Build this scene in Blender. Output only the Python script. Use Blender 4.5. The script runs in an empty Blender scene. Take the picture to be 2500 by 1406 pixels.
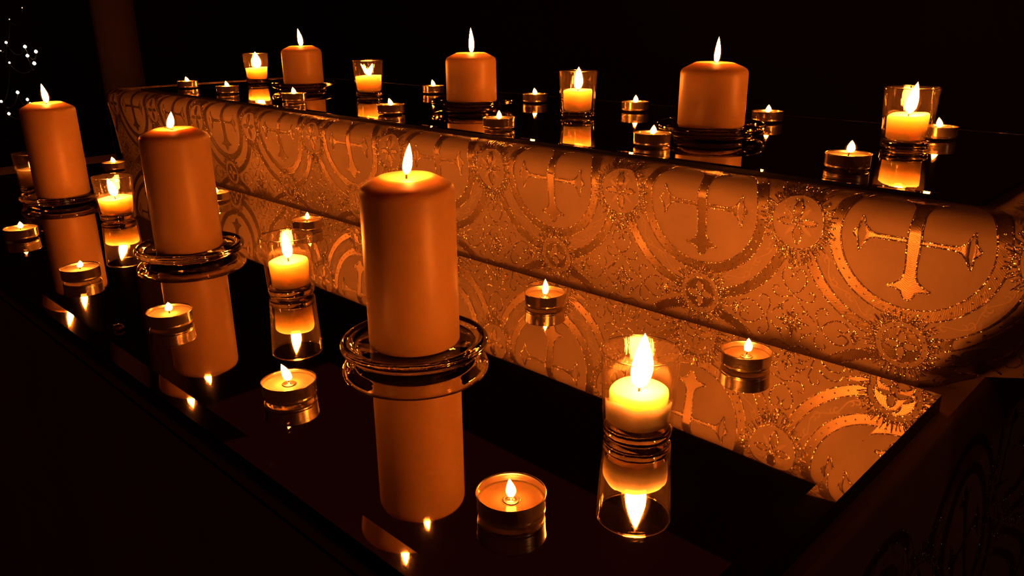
import bpy, math, random
from mathutils import Vector, Matrix
random.seed(7)
PI = math.pi
sc = bpy.context.scene
COL = sc.collection

# ------------------------------------------------------------------ frame of the place
# x runs along the tables, y away from the camera, z up; the lower mirror's top is at Z0
Z0 = 0.92
UP = 0.1281                      # height of the upper mirror over the lower one
CAM = Vector((0.0, 0.0, Z0 + 0.2519))
FW = Vector((-0.65924, 0.67791, -0.32533)).normalized()
RT = Vector((0.71869, 0.69529, -0.00753)).normalized()
UPV = RT.cross(FW).normalized()
FOC = 1929.8

def W(x, y, z):
    return Vector((x, y, Z0 + z))

def pxscale(p):
    return FOC / (p - CAM).dot(FW)          # pixels per metre at p

def ray(px, py, dist):
    d = FW + RT * ((px - 1250) / FOC) - UPV * ((py - 703) / FOC)
    return CAM + d * dist

# ------------------------------------------------------------------ mesh helpers
class MB:
    def __init__(self):
        self.v = []; self.f = []; self.m = []; self.uv = []; self.smooth = True

    def vert(self, co, uv=(0, 0)):
        self.v.append(tuple(co)); self.uv.append(uv); return len(self.v) - 1

    def face(self, idx, m=0):
        self.f.append(tuple(idx)); self.m.append(m)

    def quad(self, a, b, c, d, m=0):
        self.face([self.vert(p) for p in (a, b, c, d)], m)

    def lathe(self, prof, seg=48, o=(0, 0, 0), m=0, wob=None):
        rows = []
        n = len(prof)
        for i, (r, z) in enumerate(prof):
            if r < 1e-7:
                rows.append([self.vert((o[0], o[1], o[2] + z), (0, i / max(1, n - 1)))])
            else:
                row = []
                for k in range(seg):
                    a = 2 * PI * k / seg
                    dz = dr = 0
                    if wob: dr, dz = wob(a, i)
                    row.append(self.vert((o[0] + (r + dr) * math.cos(a), o[1] + (r + dr) * math.sin(a), o[2] + z + dz), (k / seg, i / max(1, n - 1))))
                rows.append(row)
        for a, b in zip(rows, rows[1:]):
            if len(a) == 1 and len(b) == 1: continue
            for k in range(seg):
                k2 = (k + 1) % seg
                if len(a) == 1: self.face((a[0], b[k2], b[k]), m)
                elif len(b) == 1: self.face((a[k], a[k2], b[0]), m)
                else: self.face((a[k], a[k2], b[k2], b[k]), m)

    def tube(self, pts, rad, seg=8, m=0):
        rows = []
        n = len(pts)
        for i, p in enumerate(pts):
            p = Vector(p)
            t = (Vector(pts[min(i + 1, n - 1)]) - Vector(pts[max(i - 1, 0)])).normalized()
            a = Vector((1, 0, 0)) if abs(t.x) < .8 else Vector((0, 1, 0))
            u = t.cross(a).normalized(); w = t.cross(u)
            r = rad[i] if isinstance(rad, (list, tuple)) else rad
            rows.append([self.vert(p + u * (r * math.cos(2 * PI * k / seg)) + w * (r * math.sin(2 * PI * k / seg)), (k / seg, i / (n - 1))) for k in range(seg)])
        for a, b in zip(rows, rows[1:]):
            for k in range(seg):
                k2 = (k + 1) % seg
                self.face((a[k], a[k2], b[k2], b[k]), m)
        self.face(rows[0][::-1], m); self.face(rows[-1], m)

    def box(self, lo, hi, m=0):
        x0, y0, z0 = lo; x1, y1, z1 = hi
        c = [self.vert(p) for p in ((x0, y0, z0), (x1, y0, z0), (x1, y1, z0), (x0, y1, z0), (x0, y0, z1), (x1, y0, z1), (x1, y1, z1), (x0, y1, z1))]
        for q in ((0, 3, 2, 1), (4, 5, 6, 7), (0, 1, 5, 4), (1, 2, 6, 5), (2, 3, 7, 6), (3, 0, 4, 7)):
            self.face([c[i] for i in q], m)

    def build(self, name, mats, parent=None, loc=None, smooth=True):
        me = bpy.data.meshes.new(name)
        me.from_pydata(self.v, [], self.f)
        if not isinstance(mats, (list, tuple)): mats = [mats]
        for m in mats: me.materials.append(m)
        me.polygons.foreach_set('material_index', self.m)
        me.polygons.foreach_set('use_smooth', [smooth] * len(self.f))
        ul = me.uv_layers.new(name='UVMap')
        lv = [0] * len(me.loops); me.loops.foreach_get('vertex_index', lv)
        flat = []
        for i in lv: flat.extend(self.uv[i])
        ul.data.foreach_set('uv', flat)
        me.update()
        o = bpy.data.objects.new(name, me)
        COL.objects.link(o)
        if parent: o.parent = parent
        if loc is not None: o.location = loc
        return o

def thing(name, label, cat, loc, group=None):
    o = bpy.data.objects.new(name, None)
    o.empty_display_size = .01
    COL.objects.link(o)
    o.location = loc
    o['label'] = label; o['category'] = cat
    if group: o['group'] = group
    return o

def tag(o, label, cat, group=None, kind=None):
    o['label'] = label; o['category'] = cat
    if group: o['group'] = group
    if kind: o['kind'] = kind
    return o

# ------------------------------------------------------------------ materials
def newmat(name):
    m = bpy.data.materials.new(name); m.use_nodes = True
    nt = m.node_tree; nt.nodes.clear()
    out = nt.nodes.new('ShaderNodeOutputMaterial')
    return m, nt, out

def N(nt, typ, **kw):
    n = nt.nodes.new(typ)
    for k, v in kw.items():
        if k in n.inputs.keys(): n.inputs[k].default_value = v
        else: setattr(n, k, v)
    return n

def principled(name, col, rough=.5, metal=0., **kw):
    m, nt, out = newmat(name)
    b = N(nt, 'ShaderNodeBsdfPrincipled')
    b.inputs['Base Color'].default_value = (*col, 1)
    b.inputs['Roughness'].default_value = rough
    b.inputs['Metallic'].default_value = metal
    for k, v in kw.items(): b.inputs[k.replace('_', ' ')].default_value = v
    nt.links.new(b.outputs[0], out.inputs[0])
    return m, nt, b, out

LIGHT = (1.0, .205, .022)

def wax_mat(name, col, rough, rad, scale, noise=.03):
    m, nt, b, out = principled(name, col, rough)
    b.inputs['Subsurface Weight'].default_value = 1
    b.inputs['Subsurface Radius'].default_value = rad
    b.inputs['Subsurface Scale'].default_value = scale
    b.inputs['IOR'].default_value = 1.43
    tc = N(nt, 'ShaderNodeTexCoord'); nz = N(nt, 'ShaderNodeTexNoise', Scale=55., Detail=3.)
    nt.links.new(tc.outputs['Object'], nz.inputs['Vector'])
    bp = N(nt, 'ShaderNodeBump', Strength=.12, Distance=.0012)
    nt.links.new(nz.outputs[0], bp.inputs['Height']); nt.links.new(bp.outputs[0], b.inputs['Normal'])
    return m

M = {}
M['pillar'] = wax_mat('ivory_wax', (.47, .30, .13), .42, (1., .8, .35), .025)
M['votive'] = wax_mat('votive_wax', (.95, .84, .62), .38, (1., .9, .6), .012)
M['tea'] = wax_mat('tealight_wax', (.42, .27, .13), .12, (1., .5, .2), .004)
M['tea_pale'] = wax_mat('pale_tealight_wax', (.85, .66, .40), .3, (1., .6, .3), .004)
M['wick'] = principled('charred_wick', (.02, .012, .008), .9)[0]
M['tab'] = principled('wick_tab_metal', (.55, .5, .45), .3, 1.)[0]

def alu():
    m, nt, b, out = principled('aluminium_cup', (.74, .66, .54), .25, 1.)
    tc = N(nt, 'ShaderNodeTexCoord'); mp = N(nt, 'ShaderNodeMapping')
    mp.inputs['Scale'].default_value = (1., 1., 14.)
    nz = N(nt, 'ShaderNodeTexNoise', Scale=90., Detail=4.)
    nt.links.new(tc.outputs['Object'], mp.inputs[0]); nt.links.new(mp.outputs[0], nz.inputs['Vector'])
    bp = N(nt, 'ShaderNodeBump', Strength=.25, Distance=.0004)
    nt.links.new(nz.outputs[0], bp.inputs['Height']); nt.links.new(bp.outputs[0], b.inputs['Normal'])
    return m
M['alu'] = alu()

def fresnel(nt, ior):
    # same reflectance from either side of a thin sheet
    g = N(nt, 'ShaderNodeNewGeometry'); mr = N(nt, 'ShaderNodeMapRange')
    mr.inputs['To Min'].default_value = ior; mr.inputs['To Max'].default_value = 1 / ior
    nt.links.new(g.outputs['Backfacing'], mr.inputs[0])
    fr = N(nt, 'ShaderNodeFresnel'); nt.links.new(mr.outputs[0], fr.inputs['IOR'])
    return fr

def clear_wall():
    # thin clear glass: straight transmission plus a Fresnel gloss on each face
    m, nt, out = newmat('clear_glass_wall')
    tr = N(nt, 'ShaderNodeBsdfTransparent'); tr.inputs[0].default_value = (.95, .93, .90, 1)
    gl = N(nt, 'ShaderNodeBsdfGlossy'); gl.inputs['Color'].default_value = (1, 1, 1, 1); gl.inputs['Roughness'].default_value = .03
    fr = fresnel(nt, 1.5)
    tc = N(nt, 'ShaderNodeTexCoord'); nz = N(nt, 'ShaderNodeTexNoise', Scale=260., Detail=3.); mp = N(nt, 'ShaderNodeMapping')
    mp.inputs['Scale'].default_value = (1., 1., .12)
    nt.links.new(tc.outputs['Object'], mp.inputs[0]); nt.links.new(mp.outputs[0], nz.inputs['Vector'])
    bp = N(nt, 'ShaderNodeBump', Strength=.35, Distance=.0008)
    nt.links.new(nz.outputs[0], bp.inputs['Height']); nt.links.new(bp.outputs[0], gl.inputs['Normal'])
    mx = N(nt, 'ShaderNodeMixShader')
    nt.links.new(fr.outputs[0], mx.inputs[0]); nt.links.new(tr.outputs[0], mx.inputs[1]); nt.links.new(gl.outputs[0], mx.inputs[2])
    hz = N(nt, 'ShaderNodeBsdfDiffuse'); hz.inputs[0].default_value = (.75, .6, .5, 1)      # a slight milky haze over the whole glass
    m2 = N(nt, 'ShaderNodeMixShader'); m2.inputs[0].default_value = .0025
    nt.links.new(mx.outputs[0], m2.inputs[1]); nt.links.new(hz.outputs[0], m2.inputs[2])
    nt.links.new(m2.outputs[0], out.inputs[0])
    return m
M['wall_glass'] = clear_wall()

def pane_mat():
    m, nt, out = newmat('mirror_pane')
    tr = N(nt, 'ShaderNodeBsdfTransparent'); tr.inputs[0].default_value = (.96, .95, .93, 1)
    gl = N(nt, 'ShaderNodeBsdfGlossy'); gl.inputs['Color'].default_value = (1, 1, 1, 1); gl.inputs['Roughness'].default_value = .02
    mx = N(nt, 'ShaderNodeMixShader'); mx.inputs[0].default_value = .008
    nt.links.new(tr.outputs[0], mx.inputs[1]); nt.links.new(gl.outputs[0], mx.inputs[2])
    nt.links.new(mx.outputs[0], out.inputs[0])
    return m
M['pane'] = pane_mat()

def solid_glass(name, k):
    m, nt, out = newmat(name)
    g = N(nt, 'ShaderNodeBsdfGlass', IOR=1.5, Roughness=0.02)
    g.inputs['Color'].default_value = (.96, .95, .93, 1)
    tc = N(nt, 'ShaderNodeTexCoord'); nz = N(nt, 'ShaderNodeTexNoise', Scale=110., Detail=3.)
    nt.links.new(tc.outputs['Object'], nz.inputs['Vector'])
    bp = N(nt, 'ShaderNodeBump', Strength=k, Distance=.002)
    nt.links.new(nz.outputs[0], bp.inputs['Height']); nt.links.new(bp.outputs[0], g.inputs['Normal'])
    nt.links.new(g.outputs[0], out.inputs[0])
    return m
M['glass'] = solid_glass('pressed_glass', .09); M['base_glass'] = solid_glass('thick_clear_glass', .05)
M['silver'] = principled('mirror_silvering', (.86, .85, .83), .025, 1.)[0]
M['edge'] = principled('mirror_edge', (.02, .02, .02), .2)[0]

FLAME = 300.
def flame_mat(name, k):
    m, nt, out = newmat(name)
    uv = N(nt, 'ShaderNodeUVMap'); sp = N(nt, 'ShaderNodeSeparateXYZ')
    nt.links.new(uv.outputs[0], sp.inputs[0])
    r = N(nt, 'ShaderNodeValToRGB')
    r.color_ramp.elements[0].position = .01; r.color_ramp.elements[0].color = (0, 0, 0, 1)
    r.color_ramp.elements[1].position = .16; r.color_ramp.elements[1].color = (1, 1, 1, 1)
    nt.links.new(sp.outputs[1], r.inputs[0])
    em = N(nt, 'ShaderNodeEmission', Strength=FLAME * k); em.inputs['Color'].default_value = (*LIGHT, 1)
    lo = N(nt, 'ShaderNodeEmission', Strength=.25); lo.inputs['Color'].default_value = (.5, .22, .75, 1)
    tr = N(nt, 'ShaderNodeBsdfTransparent'); ad = N(nt, 'ShaderNodeAddShader'); mx = N(nt, 'ShaderNodeMixShader')
    nt.links.new(tr.outputs[0], ad.inputs[0]); nt.links.new(lo.outputs[0], ad.inputs[1])
    nt.links.new(r.outputs[0], mx.inputs[0]); nt.links.new(ad.outputs[0], mx.inputs[1]); nt.links.new(em.outputs[0], mx.inputs[2])
    nt.links.new(mx.outputs[0], out.inputs[0])
    return m
M['flame'] = flame_mat('candle_flame', 1.4); M['flame_votive'] = flame_mat('votive_flame', 1.3)
M['flame_tea'] = flame_mat('tealight_flame', .26); M['flame_tall'] = flame_mat('tall_votive_flame', 1.0)
M['flame_low'] = flame_mat('low_votive_flame', .15)

def halo_mat():  # glow around each flame, added as a faint emitting volume
    m, nt, out = newmat('flame_halo')
    em = N(nt, 'ShaderNodeEmission', Strength=22.); em.inputs['Color'].default_value = (1., .20, .02, 1)
    nt.links.new(em.outputs[0], out.inputs['Volume'])
    return m
M['halo'] = halo_mat()

# --- brocade
def ground_mat():
    m, nt, b, out = principled('ivory_satin', (.56, .44, .34), .55)
    b.inputs['Specular IOR Level'].default_value = .25
    tc = N(nt, 'ShaderNodeTexCoord')
    w = N(nt, 'ShaderNodeTexNoise', Scale=900., Detail=2.)
    nt.links.new(tc.outputs['Object'], w.inputs['Vector'])
    bp = N(nt, 'ShaderNodeBump', Strength=.2, Distance=.0005)
    nt.links.new(w.outputs[0], bp.inputs['Height']); nt.links.new(bp.outputs[0], b.inputs['Normal'])
    r = N(nt, 'ShaderNodeMapRange'); r.inputs['To Min'].default_value = .85; r.inputs['To Max'].default_value = 1.12
    n2 = N(nt, 'ShaderNodeTexNoise', Scale=26., Detail=3.)
    nt.links.new(tc.outputs['Object'], n2.inputs['Vector']); nt.links.new(n2.outputs[0], r.inputs[0])
    mx = N(nt, 'ShaderNodeMix', data_type='RGBA', blend_type='MULTIPLY')
    mx.inputs[0].default_value = 1.; mx.inputs[6].default_value = (.56, .44, .34, 1)
    nt.links.new(r.outputs[0], mx.inputs[7]); nt.links.new(mx.outputs[2], b.inputs['Base Color'])
    return m
M['ground'] = ground_mat()

def glitter(name, scale, tilt, rough, col):
    # metal thread: every bead of it is turned its own way
    m, nt, b, out = principled(name, col, rough, .88)
    tc = N(nt, 'ShaderNodeTexCoord'); vo = N(nt, 'ShaderNodeTexVoronoi', Scale=scale)
    nt.links.new(tc.outputs['Object'], vo.inputs['Vector'])
    ge = N(nt, 'ShaderNodeNewGeometry')
    s = N(nt, 'ShaderNodeVectorMath', operation='SUBTRACT'); s.inputs[1].default_value = (.5, .5, .5)
    nt.links.new(vo.outputs['Color'], s.inputs[0])
    k = N(nt, 'ShaderNodeVectorMath', operation='SCALE'); k.inputs['Scale'].default_value = tilt
    nt.links.new(s.outputs[0], k.inputs[0])
    a = N(nt, 'ShaderNodeVectorMath', operation='ADD'); nt.links.new(ge.outputs['Normal'], a.inputs[0]); nt.links.new(k.outputs[0], a.inputs[1])
    n = N(nt, 'ShaderNodeVectorMath', operation='NORMALIZE'); nt.links.new(a.outputs[0], n.inputs[0])
    nt.links.new(n.outputs[0], b.inputs['Normal'])
    return m
M['thread'] = glitter('glitter_thread', 1500., 1.3, .25, (1., .80, .58))
M['sparkle'] = glitter('fringe_thread', 1400., 1.45, .25, (1., .80, .58))

def fill_mat():
    # flat gold work with fine stitch lines
    m, nt, b, out = principled('gold_stitching', (.80, .58, .34), .38, .85)
    uv = N(nt, 'ShaderNodeUVMap'); wv = N(nt, 'ShaderNodeTexWave', Scale=190., Distortion=1.2, Detail=2.)
    wv.inputs['Detail Scale'].default_value = 3.
    wv.bands_direction = 'X'
    sp = N(nt, 'ShaderNodeSeparateXYZ'); ab = N(nt, 'ShaderNodeMath', operation='ABSOLUTE'); sc_ = N(nt, 'ShaderNodeMath', operation='MULTIPLY_ADD')
    sc_.inputs[1].default_value = .7
    cx = N(nt, 'ShaderNodeCombineXYZ')
    nt.links.new(uv.outputs[0], sp.inputs[0]); nt.links.new(sp.outputs[1], ab.inputs[0])
    nt.links.new(ab.outputs[0], sc_.inputs[0]); nt.links.new(sp.outputs[0], sc_.inputs[2])
    nt.links.new(sc_.outputs[0], cx.inputs[0]); nt.links.new(sp.outputs[1], cx.inputs[1])
    nt.links.new(cx.outputs[0], wv.inputs['Vector'])
    cr = N(nt, 'ShaderNodeValToRGB')
    cr.color_ramp.elements[0].position = .0; cr.color_ramp.elements[0].color = (.5, .5, .5, 1)
    cr.color_ramp.elements[1].position = .28; cr.color_ramp.elements[1].color = (1, 1, 1, 1)
    nt.links.new(wv.outputs[0], cr.inputs[0])
    bp = N(nt, 'ShaderNodeBump', Strength=.3, Distance=.0003)
    nt.links.new(cr.outputs[0], bp.inputs['Height']); nt.links.new(bp.outputs[0], b.inputs['Normal'])
    mx = N(nt, 'ShaderNodeMix', data_type='RGBA', blend_type='MULTIPLY')
    mx.inputs[0].default_value = 1.; mx.inputs[6].default_value = (.66, .50, .32, 1)
    nt.links.new(cr.outputs[0], mx.inputs[7]); nt.links.new(mx.outputs[2], b.inputs['Base Color'])
    return m
M['fill'] = fill_mat()
M['satin'] = principled('satin_thread', (.70, .55, .40), .4, .1)[0]
BRO = [M['ground'], M['thread'], M['fill'], M['satin'], M['sparkle']]

# --- the room
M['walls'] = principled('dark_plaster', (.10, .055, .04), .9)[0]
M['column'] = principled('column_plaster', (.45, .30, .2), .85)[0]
M['floor'] = principled('dark_floor', (.05, .03, .02), .6)[0]
M['needle'] = principled('fir_needles', (.03, .05, .02), .7)[0]
M['bark'] = principled('fir_bark', (.06, .035, .02), .9)[0]
M['cable'] = principled('dark_cable', (.01, .015, .01), .6)[0]
M['drop'] = principled('dried_wax_drop', (.06, .02, .012), .18)[0]

def bulb_mat():
    m, nt, out = newmat('string_light_glow')
    e = N(nt, 'ShaderNodeEmission', Strength=14.); e.inputs['Color'].default_value = (1, .55, .28, 1)
    nt.links.new(e.outputs[0], out.inputs[0]); return m
M['bulb'] = bulb_mat()

# ------------------------------------------------------------------ brocade pattern
P = .1715                        # pattern repeat
GX, GS = -.3422, .0992           # one medallion's centre, along the cloth and up it

class Brocade:
    """Draws the woven pattern as thin ribbons lying on a cloth given by its map (u, s, lift) -> point."""
    def __init__(self, mb, fmap, keep):
        self.mb = mb; self.fm = fmap; self.keep = keep

    def pt(self, u, s, off, uv):
        return self.mb.vert(self.fm(u, s, off), uv)

    def quadrow(self, A, B, m, off, closed=False):
        # A, B: lists of (u, s, uvx, uvy)
        ok = [self.keep(a[0], a[1]) and self.keep(b[0], b[1]) for a, b in zip(A, B)]
        if not any(ok): return
        ia = [self.pt(a[0], a[1], off, (a[2], a[3])) if k else None for a, k in zip(A, ok)]
        ib = [self.pt(b[0], b[1], off, (b[2], b[3])) if k else None for b, k in zip(B, ok)]
        n = len(A)
        for i in range(n if closed else n - 1):
            j = (i + 1) % n
            if ok[i] and ok[j]:
                self.mb.face((ia[i], ia[j], ib[j], ib[i]), m)

    def strip(self, pts, hw, m, off, step=None, ends=True):
        if step: pts, hw = resample(pts, hw, step)
        n = len(pts); A = []; B = []; L = 0
        for i, (u, s) in enumerate(pts):
            p0 = pts[max(0, i - 1)]; p1 = pts[min(n - 1, i + 1)]
            tx, ty = p1[0] - p0[0], p1[1] - p0[1]; l = math.hypot(tx, ty) or 1
            nx, ny = -ty / l, tx / l
            h = hw[i] if isinstance(hw, (list, tuple)) else hw
            if i: L += math.hypot(u - pts[i - 1][0], s - pts[i - 1][1])
            A.append((u - nx * h, s - ny * h, L, -h)); B.append((u + nx * h, s + ny * h, L, h))
        self.quadrow(A, B, m, off)

    def annulus(self, c, r0, r1, m, off, n=120, a0=0, a1=2 * PI, ry=1.):
        full = abs(a1 - a0 - 2 * PI) < 1e-6
        k = n if full else n + 1
        A = []; B = []
        for i in range(k):
            a = a0 + (a1 - a0) * i / n
            rm = (r0 + r1) / 2
            A.append((c[0] + r0 * math.cos(a), c[1] + r0 * ry * math.sin(a), a * rm, 0)); B.append((c[0] + r1 * math.cos(a), c[1] + r1 * ry * math.sin(a), a * rm, r1 - r0))
        self.quadrow(B, A, m, off, full)

    def disc(self, c, r, m, off, ry=1., n=40):
        rr = [0.02 * r, .35 * r, .7 * r, r]
        for a, b in zip(rr, rr[1:]): self.annulus(c, a, b, m, off, n, ry=ry)

    def petal(self, c, ang, r0, r1, w, m, off, outline=True, n=10, tip=.75):
        pts = []; hw = []
        for i in range(n + 1):
            t = i / n
            r = r0 + (r1 - r0) * t
            pts.append((c[0] + r * math.cos(ang), c[1] + r * math.sin(ang)))
            hw.append(max(.0001, w * (math.sin(PI * min(1, t ** tip)) ** .75 if 0 < t < 1 else 0)))
        self.strip(pts, hw, m, off)
        if outline:
            for sg in (-1, 1):
                q = [(p[0] - sg * math.sin(ang) * h, p[1] + sg * math.cos(ang) * h) for p, h in zip(pts, hw)]
                self.strip(q, .00065, 1, off + .0002)

    def fringe(self, c, r0, r1, n, m, off, ry=1., a0=0, a1=2 * PI, w=.00042):
        for i in range(n):
            a = a0 + (a1 - a0) * (i + .5) / n + random.uniform(-.03, .03)
            l = r1 + random.uniform(-.0025, .0015)
            b = a + random.uniform(-.06, .06)
            q = [(c[0] + r0 * math.cos(a), c[1] + r0 * ry * math.sin(a)), (c[0] + l * math.cos(b), c[1] + l * ry * math.sin(b))]
            self.strip(q, w, m, off, step=.0025)

    def tile(self, cx, cs):
        c = (cx, cs)
        o1, o2, o3, o4, o5 = .0002, .00035, .0005, .00065, .0008
        # two rope rings with beaded outlines
        for r0, r1 in ((.0517, .0603), (.0747, .0832)):
            self.annulus(c, r0, r1, 2, o1)
            for r in (r0, r1): self.annulus(c, r - .00058, r + .00058, 1, o2)
            for i in range(44):
                a = 2 * PI * i / 44; rm = (r0 + r1) / 2
                self.disc((cx + rm * math.cos(a), cs + rm * math.sin(a)), .0009, 1, o2, n=6)
        # scrolling vine between the rings
        vine = []
        for i in range(241):
            a = 2 * PI * i / 240
            r = .0675 + .0034 * math.sin(12 * a)
            vine.append((cx + r * math.cos(a), cs + r * math.sin(a)))
        self.strip(vine, .00042, 3, o1)
        for i in range(24):
            a = 2 * PI * (i + .5) / 24; sg = 1 if i % 2 else -1
            mx, my = cx + (.0675 - sg * .0014) * math.cos(a), cs + (.0675 - sg * .0014) * math.sin(a)
            for dr, r0, n in ((1, .0036, 13), (-1, .0024, 9)):
                q = []
                for k in range(n):
                    t = k / (n - 1); b = a + sg * PI / 2 + dr * (1.2 + 4.6 * t); r = r0 * (1 - .62 * t)
                    q.append((mx + dr * .0022 * math.sin(-a) + r * math.cos(b), my + dr * .0022 * math.cos(a) + r * math.sin(b)))
                self.strip(q, [.00025 + .00035 * math.sin(PI * k / (n - 1)) for k in range(n)], 3, o1)
        # cross with flared trefoil ends
        def arm(ang, prof):
            pts = []; hw = []
            for d, w in prof:
                pts.append((cx + d * math.cos(ang), cs + d * math.sin(ang))); hw.append(w)
            pts, hw = resample(pts, hw, .0012)
            self.strip(pts, hw, 2, o1)
            for sg in (-1, 1):
                q = [(p[0] - sg * math.sin(ang) * h, p[1] + sg * math.cos(ang) * h) for p, h in zip(pts, hw)]
                self.strip(q, .0006, 1, o2)
        vert = [(0, .0047), (.008, .0043), (.018, .0038), (.026, .0042), (.030, .0062), (.0335, .0105), (.0352, .0150), (.0364, .0140), (.0368, .0085), (.0385, .0050), (.0405, .0044), (.0432, .0030), (.0452, .0003)]
        hori = [(.004, .0015), (.012, .0013), (.026, .0014), (.0305, .0026), (.034, .0062), (.0362, .0118), (.0376, .0140), (.0384, .0070), (.0392, .0042), (.0408, .0030), (.0428, .0003)]
        arm(-PI / 2, vert); arm(PI / 2, vert); arm(0, hori); arm(PI, hori)
        # flower roundel between neighbouring medallions
        f = (cx + P / 2, cs)
        self.disc(f, .0207, 0, o3, ry=1.06)
        self.annulus(f, .0204, .0216, 1, o4, 60, ry=1.06)
        self.fringe(f, .0222, .0300, 84, 4, o3, ry=1.06)
        self.fringe(f, .0240, .0350, 16, 4, o3, ry=1.06, a0=PI / 2 - .7, a1=PI / 2 + .7)
        self.fringe(f, .0240, .0330, 12, 4, o3, ry=1.06, a0=-PI / 2 - .5, a1=-PI / 2 + .5)
        for a, r1, w in ((0, .0165, .0027), (PI, .0165, .0027), (PI / 2, .0185, .0036), (-PI / 2, .0185, .0036)):
            self.petal(f, a + .04, .003, r1, w, 2, o4)
        for k in range(4): self.petal(f, PI / 4 + k * PI / 2 + .1, .005, .0155, .0016, 3, o4, outline=False)
        self.annulus(f, .0012, .0026, 1, o5, 16)
        # small roundel on the outer ring, over and under the medallion
        g = (cx, cs - P / 2 + .0047)
        self.disc(g, .0192, 0, o3)
        self.fringe(g, .0200, .0285, 80, 4, o3)
        self.annulus(g, .0186, .0198, 1, o4, 60); self.annulus(g, .0138, .0149, 1, o4, 48)
        self.disc(g, .0135, 2, o4)
        for i in range(16):
            a = 2 * PI * i / 16
            self.disc((g[0] + .0168 * math.cos(a), g[1] + .0168 * math.sin(a)), .0007, 1, o4, n=6)
        for k in range(4):
            a = PI / 2 * k + PI / 2
            self.petal(g, a, .001, .0122, .0034, 0, o5, n=8)
        # scroll work in the gap between four medallions
        h = (cx + P / 2, cs - P / 2)
        heart = [(0, .0247), (.0042, .0272), (.0085, .0325), (.0105, .0385), (.0088, .0442), (.0050, .0466), (.0018, .0440), (.0014, .0405), (.0036, .0380)]
        loop = [(0, .0228), (.0055, .0212), (.0115, .0196), (.0168, .0222), (.0178, .0268), (.0148, .0290), (.0128, .0272)]
        inner = [(.004, .0185), (.0085, .0145), (.0105, .0105)]
        for k in range(4):
            ca, sa = math.cos(k * PI / 2), math.sin(k * PI / 2)
            def R(p, sg): return (h[0] + ca * sg * p[0] - sa * p[1], h[1] + sa * sg * p[0] + ca * p[1])
            for sg in (-1, 1):
                for crv, w in ((heart, .00068), (loop, .00058), (inner, .00058)):
                    q = smooth([R(p, sg) for p in crv], 5)
                    self.strip(q, w, 1, o1)
                for e in ((.0035, .0500), (.0062, .0482)):
                    b = R((0, .0478), sg); self.strip([b, R((e[0], e[1] + .0035), sg)], [.0005, .0011], 1, o1, step=.0012)
                self.petal(R((.0105, .0105), sg), PI / 2 * k + PI / 4, -.0035, .0035, .0011, 1, o1, False, 6)
            self.strip([R((0, .0485), 1), R((0, .0555), 1)], [.0005, .0013], 1, o1, step=.0012)
            for a2, r1, w in ((0, .0150, .0015), (.5, .0105, .0013), (-.5, .0105, .0013)):
                self.petal(h, PI / 2 * k + a2 + PI / 2, .003, r1, w, 1, o1, False, 8)
        self.annulus(h, .001, .0022, 1, o2, 12)

def smooth(pts, sub):
    out = []
    n = len(pts)
    for i in range(n - 1):
        p0, p1, p2, p3 = pts[max(0, i - 1)], pts[i], pts[i + 1], pts[min(n - 1, i + 2)]
        for k in range(sub):
            t = k / sub
            out.append(tuple(.5 * (2 * p1[j] + (p2[j] - p0[j]) * t + (2 * p0[j] - 5 * p1[j] + 4 * p2[j] - p3[j]) * t * t + (3 * p1[j] - p0[j] - 3 * p2[j] + p3[j]) * t ** 3) for j in (0, 1)))
    out.append(pts[-1])
    return out

def resample(pts, hw, step):
    P2 = []; H2 = []
    hl = hw if isinstance(hw, (list, tuple)) else [hw] * len(pts)
    for i in range(len(pts) - 1):
        a, b = pts[i], pts[i + 1]
        n = max(1, int(math.ceil(math.hypot(b[0] - a[0], b[1] - a[1]) / step)))
        for k in range(n):
            t = k / n
            P2.append((a[0] + (b[0] - a[0]) * t, a[1] + (b[1] - a[1]) * t)); H2.append(hl[i] + (hl[i + 1] - hl[i]) * t)
    P2.append(pts[-1]); H2.append(hl[-1])
    return P2, H2

# ------------------------------------------------------------------ the upper step's cloth
MX1 = -.1315                     # right end of both mirrors
MX0 = -1.572                     # their left end
UX0, UX1 = -1.665, .09           # ends of the upper step
FS, FR = .104, .0215             # where the front starts to roll over, and the radius
TOPZ = UP - .0040
FSE = FS + FR * PI / 2
def sstep(a, b, x):
    t = min(1, max(0, (x - a) / (b - a))); return t * t * (3 - 2 * t)
def fold_depth(u, s):
    # the drape by the right end: right of a slanting crease the cloth is drawn in
    cr = -.150 + .75 * max(0, s + .004) ** 1.0 * .98
    d = u - cr
    k = min(.15, sstep(-.008, .026, d) * .040 + .8 * max(0, d - .008)) * (1 - sstep(.065, .105, s))
    return k
def upper_base(u, s):
    y0 = .5945
    yf = y0 - .106 * FS
    z1 = FS
    if s <= FS:
        y, z = y0 - .106 * max(0, s), s
        y += .0012 * math.sin(u * 9.0) + .0008 * math.sin(u * 23 + s * 40)
        y += fold_depth(u, s)
    elif s <= FSE:
        a = (s - FS) / FR
        y, z = yf + FR * (1 - math.cos(a)), z1 + FR * math.sin(a) * (TOPZ - FS) / FR
        y += .0012 * math.sin(u * 9.0)
    else:
        y, z = yf + FR + (s - FSE), TOPZ
        if u > MX1 + .01:
            k = sstep(MX1 + .01, MX1 + .05, u)
            z += k * (.0015 + .0022 * math.sin(u * 60 + s * 31) + .0015 * math.sin(s * 75 - u * 20))
    return Vector((u, y, Z0 + z))
def upper_map(u, s, off):
    p = upper_base(u, s)
    e = .0008
    n = (upper_base(u + e, s) - upper_base(u - e, s)).cross(upper_base(u, s + e) - upper_base(u, s - e)).normalized()
    return p + n * off

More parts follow.
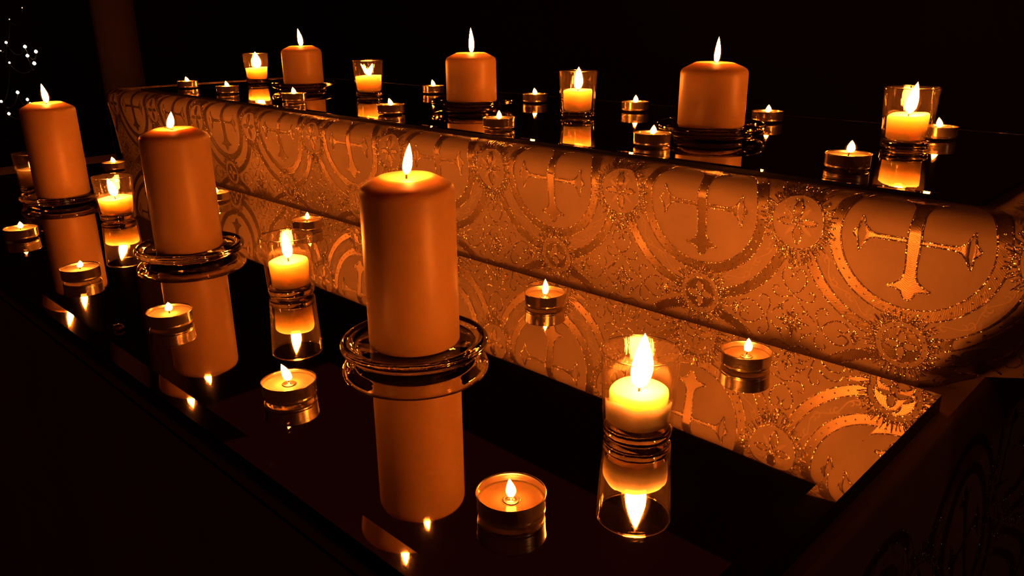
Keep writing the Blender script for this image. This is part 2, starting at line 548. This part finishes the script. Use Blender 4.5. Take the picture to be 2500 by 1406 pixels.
mb = MB()
us = [UX0 + (UX1 - UX0) * i / 150 for i in range(151)]
us = sorted(set([round(u, 4) for u in us] + [round(-.17 + .005 * i, 4) for i in range(52)]))
YB = .9935
SB = FSE + (YB - (.5945 - .106 * FS + FR))
ss = [-.013, -.008] + [-.004 + .004 * i for i in range(27)] + [FS + (FSE - FS) * i / 8 for i in range(1, 9)] + [FSE + (SB - FSE) * (i / 24) ** 1.3 for i in range(1, 25)]
grid = [[mb.vert(upper_base(u, s)) for u in us] for s in ss]
for a, b in zip(grid, grid[1:]):
    for i in range(len(us) - 1): mb.face((a[i], a[i + 1], b[i + 1], b[i]), 0)
# back and end drops, closed underneath
zb = Z0 - .013
def drop(col):
    low = []
    for i in col:
        x, y, z = mb.v[i]; low.append(mb.vert((x, y, zb)))
    for k in range(len(col) - 1): mb.face((col[k], col[k + 1], low[k + 1], low[k]), 0)
drop(grid[-1])
drop([r[0] for r in grid]); drop([r[-1] for r in grid][::-1])

def keep_upper(u, s):
    if not (UX0 + .003 < u < UX1 - .003 and -.0125 < s < SB - .01): return False
    if s < .1425: return True
    return (u > MX1 + .006 or u < MX0 - .006)
br = Brocade(mb, upper_map, keep_upper)
for i in range(-8, 4):
    for j in (-1, 0, 1, 2, 3):
        if j >= 2 and not (i >= 1 or i <= -7): continue
        br.tile(GX + i * P, GS + j * P)
up_cloth = mb.build('brocade_cloth', BRO)
tag(up_cloth, 'gold brocade cloth with cross medallions wrapped over the raised step under the back mirror', 'altar cloth')

# ------------------------------------------------------------------ the lower table's cloth
LX1, LX0 = -.124, -1.74
LY0, LY1 = .181, .64
TZ = -.0132
mb = MB()
def lower_side(u, s, off):       # right end: u = y, s runs up
    x = LX1 + .0035 + off - .010 * max(0, min(1, 1 - (s - (TZ - .012)) / -.001)) * 0
    k = sstep(0, .25, TZ - s)
    x += k * (.016 + .012 * math.sin(u * 21 + 1) + .006 * math.sin(u * 47))
    if s > TZ - .0035:
        x -= (s - (TZ - .0035))
    return Vector((x, u, Z0 + s))
NY = 44
ys = [LY0 + (LY1 + .42 - LY0) * i / NY for i in range(NY + 1)]
zz = [TZ, TZ - .001, TZ - .002, TZ - .0035, TZ - .01] + [TZ - .02 - .88 * (i / 22) ** 1.5 for i in range(23)] + [-Z0 + .002]
side = [[mb.vert(lower_side(y, z, 0)) for y in ys] for z in zz]
for a, b in zip(side, side[1:]):
    for i in range(NY): mb.face((a[i], b[i], b[i + 1], a[i + 1]), 0)
# top
xs = [LX0 + (LX1 - LX0) * i / 40 for i in range(41)]
top = [[mb.vert(W(x, y, TZ)) for x in xs] for y in (LY0, .30, .45, .56, LY1, 1.06)]
for a, b in zip(top, top[1:]):
    for i in range(40): mb.face((a[i], a[i + 1], b[i + 1], b[i]), 0)
# front drop
def front(u, z):
    k = sstep(0, .25, TZ - z)
    return W(u, LY0 - .002 - k * (.012 + .010 * math.sin(u * 17)), z)
fx = [LX0 + (LX1 - LX0) * i / 90 for i in range(91)]
fr = [[mb.vert(front(x, z)) for x in fx] for z in zz]
for a, b in zip(fr, fr[1:]):
    for i in range(90): mb.face((b[i], b[i + 1], a[i + 1], a[i]), 0)
# left and back drops
lf = [[mb.vert(W(LX0, y, z)) for y in ys] for z in (TZ, -Z0 + .002)]
for i in range(NY): mb.face((lf[1][i], lf[0][i], lf[0][i + 1], lf[1][i + 1]), 0)
bk = [[mb.vert(W(x, 1.06, z)) for x in xs] for z in (TZ, -Z0 + .002)]
for i in range(40): mb.face((bk[0][i], bk[0][i + 1], bk[1][i + 1], bk[1][i]), 0)
br = Brocade(mb, lower_side, lambda u, s: LY0 + .004 < u < 1.05 and -.55 < s < TZ - .006)
for i in (0, 1, 2, 3, 4):
    for j in (0, -1, -2): br.tile(.27 + i * P, -.135 + j * P)
low_cloth = mb.build('brocade_tablecloth', BRO)
tag(low_cloth, 'dim brocade tablecloth with large woven ovals hanging below the front mirror', 'tablecloth')

# ------------------------------------------------------------------ mirrors
def mirror(name, label, x0, x1, y0, y1, z, zt):
    t = thing(name, label, 'mirror', W((x0 + x1) / 2, (y0 + y1) / 2, z), 'long bevelled table mirrors')
    o = t.location
    bw, up = .0160, .0160 * math.tan(math.radians(4.2))
    zs = -.0017                                   # silvering seen through the pane
    a, b, c, d = x0 - o.x, x1 - o.x, y0 - o.y, y1 - o.y
    m = MB()
    I = [(a + bw, c + bw, zs), (b - bw, c + bw, zs), (b - bw, d - bw, zs), (a + bw, d - bw, zs)]
    O = [(a, c, zs + up), (b, c, zs + up), (b, d, zs + up), (a, d, zs + up)]
    m.quad(*I)
    for k in range(4):
        k2 = (k + 1) % 4
        m.quad(O[k], O[k2], I[k2], I[k])
    m.build('silvering', M['silver'], t, smooth=False)
    m = MB()
    h = 0.0; e = -.0004
    I2 = [(p[0], p[1], h) for p in I]; O2 = [(p[0], p[1], h + e) for p in O]
    m.quad(*I2)
    for k in range(4):
        k2 = (k + 1) % 4
        m.quad(O2[k], O2[k2], I2[k2], I2[k])
    m.build('glass_pane', M['pane'], t, smooth=False)
    m = MB()
    B = [(p[0], p[1], zt) for p in O]; T = [(p[0], p[1], h + e) for p in O]
    m.quad(*B[::-1])
    for k in range(4):
        k2 = (k + 1) % 4
        m.quad(B[k], B[k2], T[k2], T[k])
    m.build('backing', M['edge'], t, smooth=False)
    return t
mirror('mirror_tray', 'long black mirror with sloping edges on the front table, under the tall candles', MX0, MX1, .1875, .5655, 0, -.0130)
mirror('mirror_tray', 'long black mirror lying on top of the raised brocade step', MX0, MX1 - .008, .6145, .9925, UP, -.0039)

# ------------------------------------------------------------------ flames and wicks
def wick_flame(t, base, wick, fl, rad=.00075, kind='flame'):
    """base: wick foot in t's space; wick: (height, lean px-right in m); fl: (start z, height m, lean m, width m)"""
    m = MB()
    hx, lean = wick
    pts = []
    for i in range(7):
        k = i / 6
        pts.append(Vector(base) + Vector((0, 0, hx * (k - .12 * k * k))) + RT * (lean * k * k))
    m.tube(pts, [rad * (1.15 - .3 * i / 6) for i in range(7)], 8)
    m.build('wick', M['wick'], t)
    if not fl: return
    z0, h, ln, w = fl
    w *= {'flame': .92, 'flame_tea': 1.1}.get(kind, 1.05)
    if kind == 'flame_tea': h *= 1.12; z0 *= .8
    f0 = Vector(base) + Vector((0, 0, z0)) + RT * (lean * .35)
    def body(sw, sh, dz, seg, rows, name, mat, par):
        q = MB()
        prof = []
        for i in range(rows + 1):
            k = i / rows
            # candle-flame outline: round low belly, long drawn tip
            r = (math.sin(PI * min(1, k ** .70)) ** .8) if 0 < k < 1 else 0
            r *= (1 - .22 * k)
            prof.append((k, r * w / 2 * sw / .93))
        rws = []
        for k, r in prof:
            c = f0 + Vector((0, 0, dz + h * sh * k)) + RT * (ln * k ** 1.4 + .05 * w * math.sin(4 * k))
            if r < 1e-9: rws.append([q.vert(c, (0, k))])
            else: rws.append([q.vert(c + Vector((r * math.cos(2 * PI * j / seg), r * math.sin(2 * PI * j / seg), 0)), (j / seg, k)) for j in range(seg)])
        for a, b in zip(rws, rws[1:]):
            for j in range(seg):
                j2 = (j + 1) % seg
                if len(a) == 1: q.face((a[0], b[j2], b[j]))
                elif len(b) == 1: q.face((a[j], a[j2], b[0]))
                else: q.face((a[j], a[j2], b[j2], b[j]))
        return q.build(name, mat, par)
    fo = body(1, 1, 0, 8, 9, 'flame', M[kind], t)
    body(1.45, 1.10, -.04 * h, 12, 10, 'flame_halo', M['halo'], fo)

def fpx(loc, h, dx, w):
    s = pxscale(loc); return h / s, dx / s, w / s

# ------------------------------------------------------------------ pillar candles on glass plates
PLATE = [(0, .0004), (.046, .0004), (.0500, .0022), (.0545, .0036), (.0574, .0062), (.0583, .0090), (.0573, .0117), (.0546, .0130), (.0517, .0121), (.0497, .0098), (.0470, .0086), (.0430, .0085), (0, .0085)]
def densify(prof, k=3):
    out = []
    n = len(prof)
    for i in range(n - 1):
        p0, p1, p2, p3 = prof[max(0, i - 1)], prof[i], prof[i + 1], prof[min(n - 1, i + 2)]
        for j in range(k):
            t = j / k
            q = [.5 * (2 * p1[a] + (p2[a] - p0[a]) * t + (2 * p0[a] - 5 * p1[a] + 4 * p2[a] - p3[a]) * t * t + (3 * p1[a] - p0[a] - 3 * p2[a] + p3[a]) * t ** 3) for a in (0, 1)]
            out.append((max(0, q[0]), q[1]))
    out.append(prof[-1]); return out
PLATE_D = PLATE[:1] + densify(PLATE[1:-1]) + PLATE[-1:]

def plate(loc, label, group):
    m = MB(); m.lathe(PLATE_D, 72)
    o = m.build('glass_plate', M['glass'], None, loc)
    return tag(o, label, 'plate', group)

def pillar(loc, top, R, label, group, wick, fl, nub=None, seed=0):
    t = thing('pillar_candle', label, 'candle', loc + Vector((0, 0, .0088)), group)
    T = top
    prof = [(0, 0), (R - .003, 0), (R - .0012, .0006), (R, .0024), (R, .02)] + [(R, .02 + (T - .014 - .02) * k / 6) for k in range(1, 7)] + \
           [(R, T - .0128), (R * .996, T - .0108), (R * .982, T - .0088), (R * .955, T - .0070), (R * .90, T - .0056), (R * .80, T - .0038), (R * .66, T - .0014), (R * .585, T - .0002), (R * .545, T + .0002), (R * .50, T - .0004), (R * .3, T - .0012), (R * .12, T - .0018), (0, T - .0020)]
    rnd = random.Random(seed)
    ph = rnd.uniform(0, 6); am = rnd.uniform(.2, .5) * .001
    def wob(a, i):
        if i > 16: return 0, am * (math.sin(a + ph) + .5 * math.sin(2 * a + ph)) * (1 if i < 22 else .4)
        return .00012 * math.sin(3 * a + ph), 0
    m = MB(); m.lathe(prof, 72, wob=wob)
    if nub:
        pass
    m.build('wax_body', M['pillar'], t)
    wick_flame(t, (0, 0, T - .0025), wick, fl)
    return t

PIL_L = [('PL1', -1.2732, .3636), ('PL2', -.8593, .3632), ('PL3', -.4602, .3620)]
PIL_U = [('PU1', -1.3140, .8083), ('PU2', -.8456, .7902), ('PU3', -.4523, .7780)]
info = {
 'PL1': ('tall ivory pillar candle partly hiding a little votive glass, leftmost of the tall pillars', 'round glass plate under the leftmost tall pillar candle', (8, 3), (3, 46, -4, 16)),
 'PL2': ('tall ivory pillar candle with its wick bent sideways, middle of the three tall pillars', 'round glass plate under the middle tall pillar candle', (9, -20), (5, 40, 9, 20)),
 'PL3': ('tall ivory pillar candle with upright wick, the largest candle in the picture', 'round glass plate with thick rolled rim under the largest pillar candle', (24, 1), (10, 77, 12, 25)),
 'PU1': ('short ivory pillar candle on the back mirror, leftmost of the short pillars', 'glass plate under the leftmost short pillar candle', (6, 1), (2, 41, -4, 13)),
 'PU2': ('short ivory pillar candle on the back mirror, middle of the short pillars', 'glass plate under the middle short pillar candle', (10, 5), (3, 59, 0, 13.5)),
 'PU3': ('short ivory pillar candle on the back mirror, the widest looking short pillar', 'glass plate under the widest looking short pillar candle', (14, 8), (3, 62, 3, 15.5)),
}
for lst, z, T, grp in ((PIL_L, 0, .1317, 'tall pillar candles on the front mirror'), (PIL_U, UP, .0667, 'short pillar candles on the back mirror')):
    for k, (nm, x, y) in enumerate(lst):
        loc = W(x, y, z + .0001)
        la, pl, wk, fl = info[nm]
        s = pxscale(loc + Vector((0, 0, T)))
        plate(loc, pl, 'glass plates under the pillar candles')
        pillar(loc, T, .0357, la, grp, (max(.004, wk[0] / s), wk[1] / s), tuple(q / s for q in fl), seed=hash(nm) % 7 if False else k + (3 if z else 0))

# ------------------------------------------------------------------ votive candles in glasses
CUP = [(0, .0), (.0200, 0), (.0212, .0006), (.0217, .0022), (.0231, .0300), (.0243, .0545), (.0246, .0570), (.0243, .0580), (.0236, .0577), (.0231, .0545), (.0217, .0300), (.0204, .0105), (.0196, .0086), (.0180, .0080), (0, .0080)]
def cup_in(z): return .0204 + (.0231 - .0204) * (z - .0105) / (.0545 - .0105)
def votive(loc, label, clabel, full, top, wick, fl, tilt=0, film=False):
    g = thing('votive_glass', label, 'candle glass', loc, 'clear votive glasses')
    m = MB(); m.lathe([(.0232, .0562), (.0231, .0545), (.0217, .0300), (.0204, .0105)], 56); m.build('cup_wall', M['wall_glass'], g)
    m = MB(); m.lathe([(.0212, .0006), (.0217, .0022), (.0231, .0300), (.0243, .0545), (.0246, .0562)], 56); m.build('cup_side', M['wall_glass'], g)
    m = MB(); m.lathe([(0, .0002), (.0198, .0002), (.0210, .0008), (.0216, .0024), (.0218, .0050), (.0205, .0072), (.0190, .0078), (0, .0078)], 56)
    m.build('thick_base', M['base_glass'], g)
    m = MB(); m.lathe([(.0239 + .0006 * math.cos(PI * q / 5), .0571 + .0006 * math.sin(PI * q / 5)) for q in range(11)], 64); m.build('rim', M['base_glass'], g)
    c = thing('votive_candle', clabel, 'candle', loc + Vector((0, 0, .0083)), 'votive candles inside glasses')
    H = top - .0083
    if full:
        r0 = cup_in(.0105) - .0006; r1 = cup_in(top) - .0005
        prof = [(0, 0), (r0 - .003, 0), (r0 - .001, .0012), (r0, .004), (r1, H), (r1 - .0008, H + .0006), (r1 - .003, H - .0012), (r1 * .5, H - .0020), (0, H - .0016)]
    else:
        r0 = .0176; r1 = .0186
        prof = [(0, 0), (r0 - .002, 0), (r0, .0015), ((r0 + r1) / 2, H * .5), (r1, H - .003), (r1 - .0004, H - .0010), (r1 - .0018, H), (r1 * .72, H - .0014), (r1 * .4, H - .0022), (0, H - .0020)]
    n = len(prof)
    def wob(a, i):
        if i >= n - 5: return .0002 * math.sin(5 * a), tilt * math.sin(a + .8) + .0004 * math.sin(3 * a)
        return 0, 0
    m = MB(); m.lathe(prof, 56, wob=wob); m.build('wax_body', M['votive'], c)
    if film:
        # a wavy skin of wax left on the wall around the candle
        m = MB(); seg = 64; A = []; B = []; Cc = []
        for k in range(seg):
            a = 2 * PI * k / seg
            hz = .0150 + .0042 * math.sin(a * 1.0 + 2.6) + .0016 * math.sin(3 * a + 1) + .0008 * math.sin(7 * a)
            for lst, rr, z in ((A, cup_in(.0125) - .0004, .0030), (B, cup_in(.0083 + hz) - .0004, hz), (Cc, r1 + .0004, hz - .0035)):
                lst.append(m.vert((rr * math.cos(a), rr * math.sin(a), z)))
        for k in range(seg):
            k2 = (k + 1) % seg
            m.face((A[k], A[k2], B[k2], B[k])); m.face((B[k], B[k2], Cc[k2], Cc[k]))
        m.build('wax_skin', M['votive'], c)
    wick_flame(c, (0, 0, H - .0024), wick, fl, kind='flame_tall' if film else 'flame_low' if loc.x < -1.3 and loc.y < .5 else 'flame_votive')

VOT = [
 ('GL1', -1.3856, .3581, 0, 'votive glass half hidden behind the leftmost tall pillar candle', 'votive candle glowing behind the leftmost tall pillar', True, .0330, (6, 1), (3, 20, -3, 10), .0003, False),
 ('GL2', -1.0945, .3729, 0, 'votive glass standing between the leftmost and middle tall pillars', 'votive candle with flame streaming sideways between two tall pillars', True, .0280, (12, -2), (8, 44, -10, 20), .0008, False),
 ('GL3', -.6579, .3701, 0, 'votive glass standing between the middle and the largest tall pillars', 'votive candle with upright flame beside the largest pillar candle', False, .0335, (17, -2), (9, 66, -3, 24), .0006, False),
 ('GL4', -.2546, .3750, 0, 'largest looking votive glass, alone at the right end of the front mirror', 'brightest votive candle with a wide tall flame and melted wax skin', False, .0315, (28, 0), (8, 146, 10, 52), .0003, True),
 ('GU1', -1.5165, .8267, UP, 'votive glass on the back mirror, left of the leftmost short pillar', 'votive candle in the leftmost glass on the back mirror', True, .0290, (8, 3), (2, 38, 0, 20), .0012, False),
 ('GU2', -1.1045, .8010, UP, 'votive glass between leftmost and middle short pillars', 'votive candle with a forked flame on the back mirror', True, .0320, (7, 0), (3, 30, 12, 11), .0010, False),
 ('GU3', -.6637, .8066, UP, 'votive glass between the middle and widest looking short pillars', 'votive candle with pointed flame between two short pillars on back mirror', False, .0340, (6, 0), (4, 54, 2, 20), .0003, False),
 ('GU4', -.2630, .8178, UP, 'votive glass at the right end of the back mirror', 'votive candle with tall leaning flame at right end of back mirror', False, .0320, (8, 0), (6, 76, 12, 26), .0012, False),
]
for nm, x, y, z, la, ca, full, top, wk, fl, ti, film in VOT:
    loc = W(x, y, z + .0001)
    s = pxscale(loc + Vector((0, 0, top)))
    votive(loc, la, ca, full, top, (wk[0] / s, wk[1] / s), tuple(q / s for q in fl), ti, film)
# the second tongue of the forked flame
gu2 = [o for o in bpy.data.objects if o.name.startswith('votive_candle') and 'forked' in o.get('label', '')][0]
s = pxscale(gu2.location)
wick_flame(gu2, (-.001, -.001, .0235), (5 / s, -2 / s), (3 / s, 26 / s, -14 / s, 9 / s), kind='flame_votive')

# ------------------------------------------------------------------ tealights
def tealight(loc, label, group, wick, fl, hgt=.0118, wax=.0084, tab=True, rot=0):
    t = thing('tealight', label, 'tealight', loc, group)
    R = .0190
    prof = [(0, .0004), (.0165, .0004), (.0176, .0), (.0183, .0007), (.0185, .0018), (.0181, .0024), (.0184, .0030), (R - .0004, hgt - .0012), (R, hgt - .0006), (R, hgt - .0001), (R - .0004, hgt), (R - .0008, hgt - .0004), (R - .0010, hgt - .0012), (.0179, .0030), (.0176, .0012)]
    m = MB(); m.lathe(prof, 56); m.build('cup', M['alu'], t)
    r = .01795
    m = MB()
    m.lathe([(.0172, .0014), (.0176, .0040), (r, wax + .0006), (r - .0008, wax), (r * .7, wax - .0003), (r * .35, wax - .0004), (0, wax - .0004)], 48)
    m.build('wax', M['tea' if wax < .007 else 'tea_pale'], t)
    if tab:
        m = MB(); m.lathe([(.0052, wax - .0006), (.0050, wax + .0001), (.0042, wax + .0003), (.0040, wax - .0001), (.0012, wax + .0001), (.0010, wax + .0012), (0, wax + .0012)], 24)
        m.build('wick_tab', M['tab'], t)
    wick_flame(t, (0, 0, wax + .0004), wick, fl, .0006, 'flame_tea')

TEA = [
 ('TL1', -1.4849, .5129, 0, 'tealight farthest along the front mirror, behind a sideways streaming votive', (4, 0), (2, 13, -1, 10)),
 ('TL2', -1.1059, .5168, 0, 'tealight mostly hidden behind the middle tall pillar', (4, 0), (2, 14, 0, 10)),
 ('TL3', -.8629, .5170, 0, 'tealight beside brocade, just behind the votive next to largest pillar', (12, 0), (9, 17, 3, 10)),
 ('TL4', -.4575, .5138, 0, 'tealight directly in front of brocade, mirrored between two crosses', (12, 2), (5, 36, 1, 14)),
 ('TL5', -.2563, .5180, 0, 'tealight in front of brocade near right end of the front mirror', (18, 5), (12, 32, 1, 19)),
 ('TL6', -1.0866, .2549, 0, 'tealight at the left edge of the picture on the front mirror', (8, 1), (4, 15, 2, 12)),
 ('TL7', -.8594, .2470, 0, 'tealight standing before the reflection of the leftmost tall pillar', (9, 0), (5, 16, 4, 13)),
 ('TL8', -.6646, .2546, 0, 'tealight standing before the reflection of the middle tall pillar', (13, -4), (7, 20, 2, 17)),
 ('TL9', -.4643, .2518, 0, 'tealight with leaning flame in front of the votive beside the largest pillar', (14, -4), (7, 40, -12, 21)),
 ('TL10', -.2548, .2601, 0, 'nearest tealight, with clear melted wax showing its metal wick tab', (16, -3), (6, 46, -2, 23)),
 ('TU1', -1.5236, .6841, UP, 'tealight farthest left along the edge of the back mirror', (3, 0), (1, 11, -2, 9)),
 ('TU2', -1.3503, .6762, UP, 'second tealight from the left along the edge of the back mirror', (3, 0), (1, 13, -2, 9.5)),
 ('TU3', -1.1368, .6789, UP, 'tealight in front of the plate of the leftmost short pillar', (4, 0), (1, 15, -1, 10)),
 ('TU4', -.8828, .6738, UP, 'tealight in front of the votive with a forked flame', (4, 0), (1, 16, -3, 10.5)),
 ('TU5', -1.0713, .9113, UP, 'tealight in the back row, left of the middle short pillar', (3, 0), (1, 15, -2, 9)),
 ('TU6', -.8341, .9110, UP, 'tealight in the back row, right of the middle short pillar', (3, 0), (1, 15, -1, 10)),
 ('TU7', -.6653, .6643, UP, 'tealight at the front edge of the back mirror, beside the middle short pillar', (4, 0), (1, 19, 1, 11)),
 ('TU8', -.6505, .9149, UP, 'tealight in the back row between the pointed votive flame and widest short pillar', (4, 0), (1, 17, 1, 11)),
 ('TU9', -.4587, .6767, UP, 'tealight in front of the plate of the widest looking short pillar', (7, 2), (2, 20, 3, 14)),
 ('TU10', -.4609, .9258, UP, 'tealight in the back row, right of the widest looking short pillar', (4, 0), (1, 17, 2, 12.5)),
 ('TU11', -.2623, .6809, UP, 'large looking tealight before the votive at right end of back mirror', (17, 8), (10, 27, 3, 19)),
 ('TU12', -.2616, .9121, UP, 'tealight peeking out behind the votive at right end of back mirror', (7, 1), (2, 22, -3, 14)),
]
for nm, x, y, z, la, wk, fl in TEA:
    loc = W(x, y, z + .0001)
    s = pxscale(loc)
    near = nm in ('TL10', 'TL5', 'TL4', 'TL3')
    tealight(loc, la, 'tealights on the front mirror' if z == 0 else 'tealights on the back mirror',
             (max(.0022, wk[0] / s), wk[1] / s), tuple(q / s for q in fl), wax=.0066 if near else .0086, tab=nm in ('TL10', 'TL5', 'TL9', 'TL4'))

# a small dark blob of wax on the front mirror
m = MB(); m.lathe([(.0046, 0), (.0045, .0012), (.0036, .0024), (.002, .0031), (0, .0033)], 24)
d = FW + RT * ((289 - 1250) / FOC) - UPV * ((800 - 703) / FOC)
p = CAM + d * ((Z0 - CAM.z) / d.z)
tag(m.build('wax_drop', M['drop'], None, p), 'small dark blob of wax on the front mirror near its edge', 'wax drop')

# ------------------------------------------------------------------ the dark room
m = MB(); m.box((-9, -4, -.05), (6, 6, 0)); f = m.build('floor', M['floor'], smooth=False); f['kind'] = 'structure'
m = MB(); m.box((-9, 4.0, 0), (6, 4.1, 4)); o = m.build('wall_back', M['walls'], smooth=False); o['kind'] = 'structure'
m = MB(); m.box((-6.6, -4, 0), (-6.5, 4.0, 4)); o = m.build('wall_left', M['walls'], smooth=False); o['kind'] = 'structure'
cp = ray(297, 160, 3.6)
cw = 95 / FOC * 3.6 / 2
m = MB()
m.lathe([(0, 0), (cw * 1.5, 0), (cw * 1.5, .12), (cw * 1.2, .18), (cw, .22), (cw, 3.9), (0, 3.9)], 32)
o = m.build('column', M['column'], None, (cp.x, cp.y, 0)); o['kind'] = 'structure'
tag(o, 'dim round column in the dark behind the left end of the tables', 'column', kind='structure')

# fir tree with a string of tiny lights
tp = ray(-120, 150, 3.45); tp.z = 0
tr = thing('fir_tree', 'dark fir tree carrying small lights at the left edge', 'tree', tp)
m = MB(); m.tube([(0, 0, 0), (.01, 0, .8), (0, .01, 1.5), (0, 0, 2.2)], [.045, .035, .022, .006], 10); m.build('trunk', M['bark'], tr)
m = MB()
rnd = random.Random(3)
for k in range(150):
    z = .25 + 1.9 * (k / 150)
    L = .52 * (1 - (z - .2) / 2.1) + .04
    a = k * 2.39996
    tip = Vector((L * math.cos(a), L * math.sin(a), z - .25 * L))
    base = Vector((0, 0, z))
    m.tube([base, (base + tip) / 2 + Vector((0, 0, .02)), tip], [.005, .004, .002], 5)
    ax = (tip - base).normalized(); sd = ax.cross(Vector((0, 0, 1))).normalized()
    for j in range(16):
        p = base.lerp(tip, .15 + .85 * j / 16)
        for sg in (-1, 1):
            e = p + (sd * sg + ax * .7 + Vector((0, 0, rnd.uniform(-.3, .5)))).normalized() * rnd.uniform(.03, .05)
            n = ax * .0022
            m.face([m.vert(p - n), m.vert(p + n), m.vert(e)])
m.build('branches', M['needle'], tr)
LT = [(14.8, 103.8, 4), (61, 114, 5.2), (87.6, 126, 5.2), (67, 136, 5), (23, 153, 3.2), (83.7, 154.8, 5.4), (43, 225.5, 5), (67, 243, 4.6), (3, 247.7, 4), (21.8, 277.6, 4.6), (73.5, 252, 3), (23, 47, 1.3), (54, 19, 1.3), (2, 124, 1.6)]
pts = []
for i, (px, py, r) in enumerate(LT):
    p = ray(px, py, 2.85 + .06 * math.sin(i * 2.1)); pts.append((p, r))
st = thing('string_lights', 'string of tiny warm lights glowing on the dark fir tree', 'string lights', pts[6][0])
m = MB(); order = [12, 11, 13, 0, 1, 2, 3, 5, 4, 8, 6, 7, 10, 9]
path = []
for a, b in zip(order, order[1:]):
    A = pts[a][0] - st.location; B = pts[b][0] - st.location
    for k in range(6):
        t = k / 6; path.append(A.lerp(B, t) + Vector((0, 0, -.03 * 4 * t * (1 - t))) + Vector((0, 0, -.006)))
path.append(pts[order[-1]][0] - st.location + Vector((0, 0, -.006)))
m.tube(path, .0012, 5); m.build('cable', M['cable'], st)
for p, r in pts:
    rr = r / FOC * 2.85 * .72
    m = MB()
    m.lathe([(0, -rr)] + [(rr * math.sin(PI * k / 6), -rr * math.cos(PI * k / 6)) for k in range(1, 6)] + [(0, rr * 1.2)], 10)
    m.build('bulb', M['bulb'], st, p - st.location)

# ------------------------------------------------------------------ unseen fill light added to lift the right-end cloth, and the night
L = bpy.data.lights.new('added_fill_lamp', 'POINT'); L.energy = 2.2; L.color = (1, .38, .12); L.shadow_soft_size = .15
lo = bpy.data.objects.new('added_fill_lamp', L); lo.location = (3.2, .9, 1.9); COL.objects.link(lo)
w = bpy.data.worlds.new('night'); sc.world = w; w.use_nodes = True
bg = w.node_tree.nodes['Background']; bg.inputs[0].default_value = (1, .09, .06, 1); bg.inputs[1].default_value = .009

# ------------------------------------------------------------------ camera
cd = bpy.data.cameras.new('camera'); cam = bpy.data.objects.new('camera', cd); COL.objects.link(cam)
cd.sensor_width = 36; cd.lens = FOC / 2500 * 36; cd.clip_start = .01; cd.clip_end = 50
rot = Matrix((RT, UPV, -FW)).transposed()
cam.matrix_world = Matrix.Translation(CAM) @ rot.to_4x4()
sc.camera = cam

# ------------------------------------------------------------------ look
vs = sc.view_settings
vs.view_transform = 'Standard'; vs.look = 'None'; vs.gamma = 1; vs.use_curve_mapping = False; vs.exposure = 0.0
cy = sc.cycles
cy.max_bounces = 12; cy.transparent_max_bounces = 40; cy.glossy_bounces = 6; cy.transmission_bounces = 10; cy.diffuse_bounces = 2
cy.use_adaptive_sampling = True; cy.adaptive_threshold = .10; cy.adaptive_min_samples = 16
cy.blur_glossy = 3.0; cy.sample_clamp_indirect = 60.0; cy.sample_clamp_direct = 0
cy.use_light_tree = True
print('DENOISE', cy.use_denoising, cy.caustics_reflective, cy.caustics_refractive)
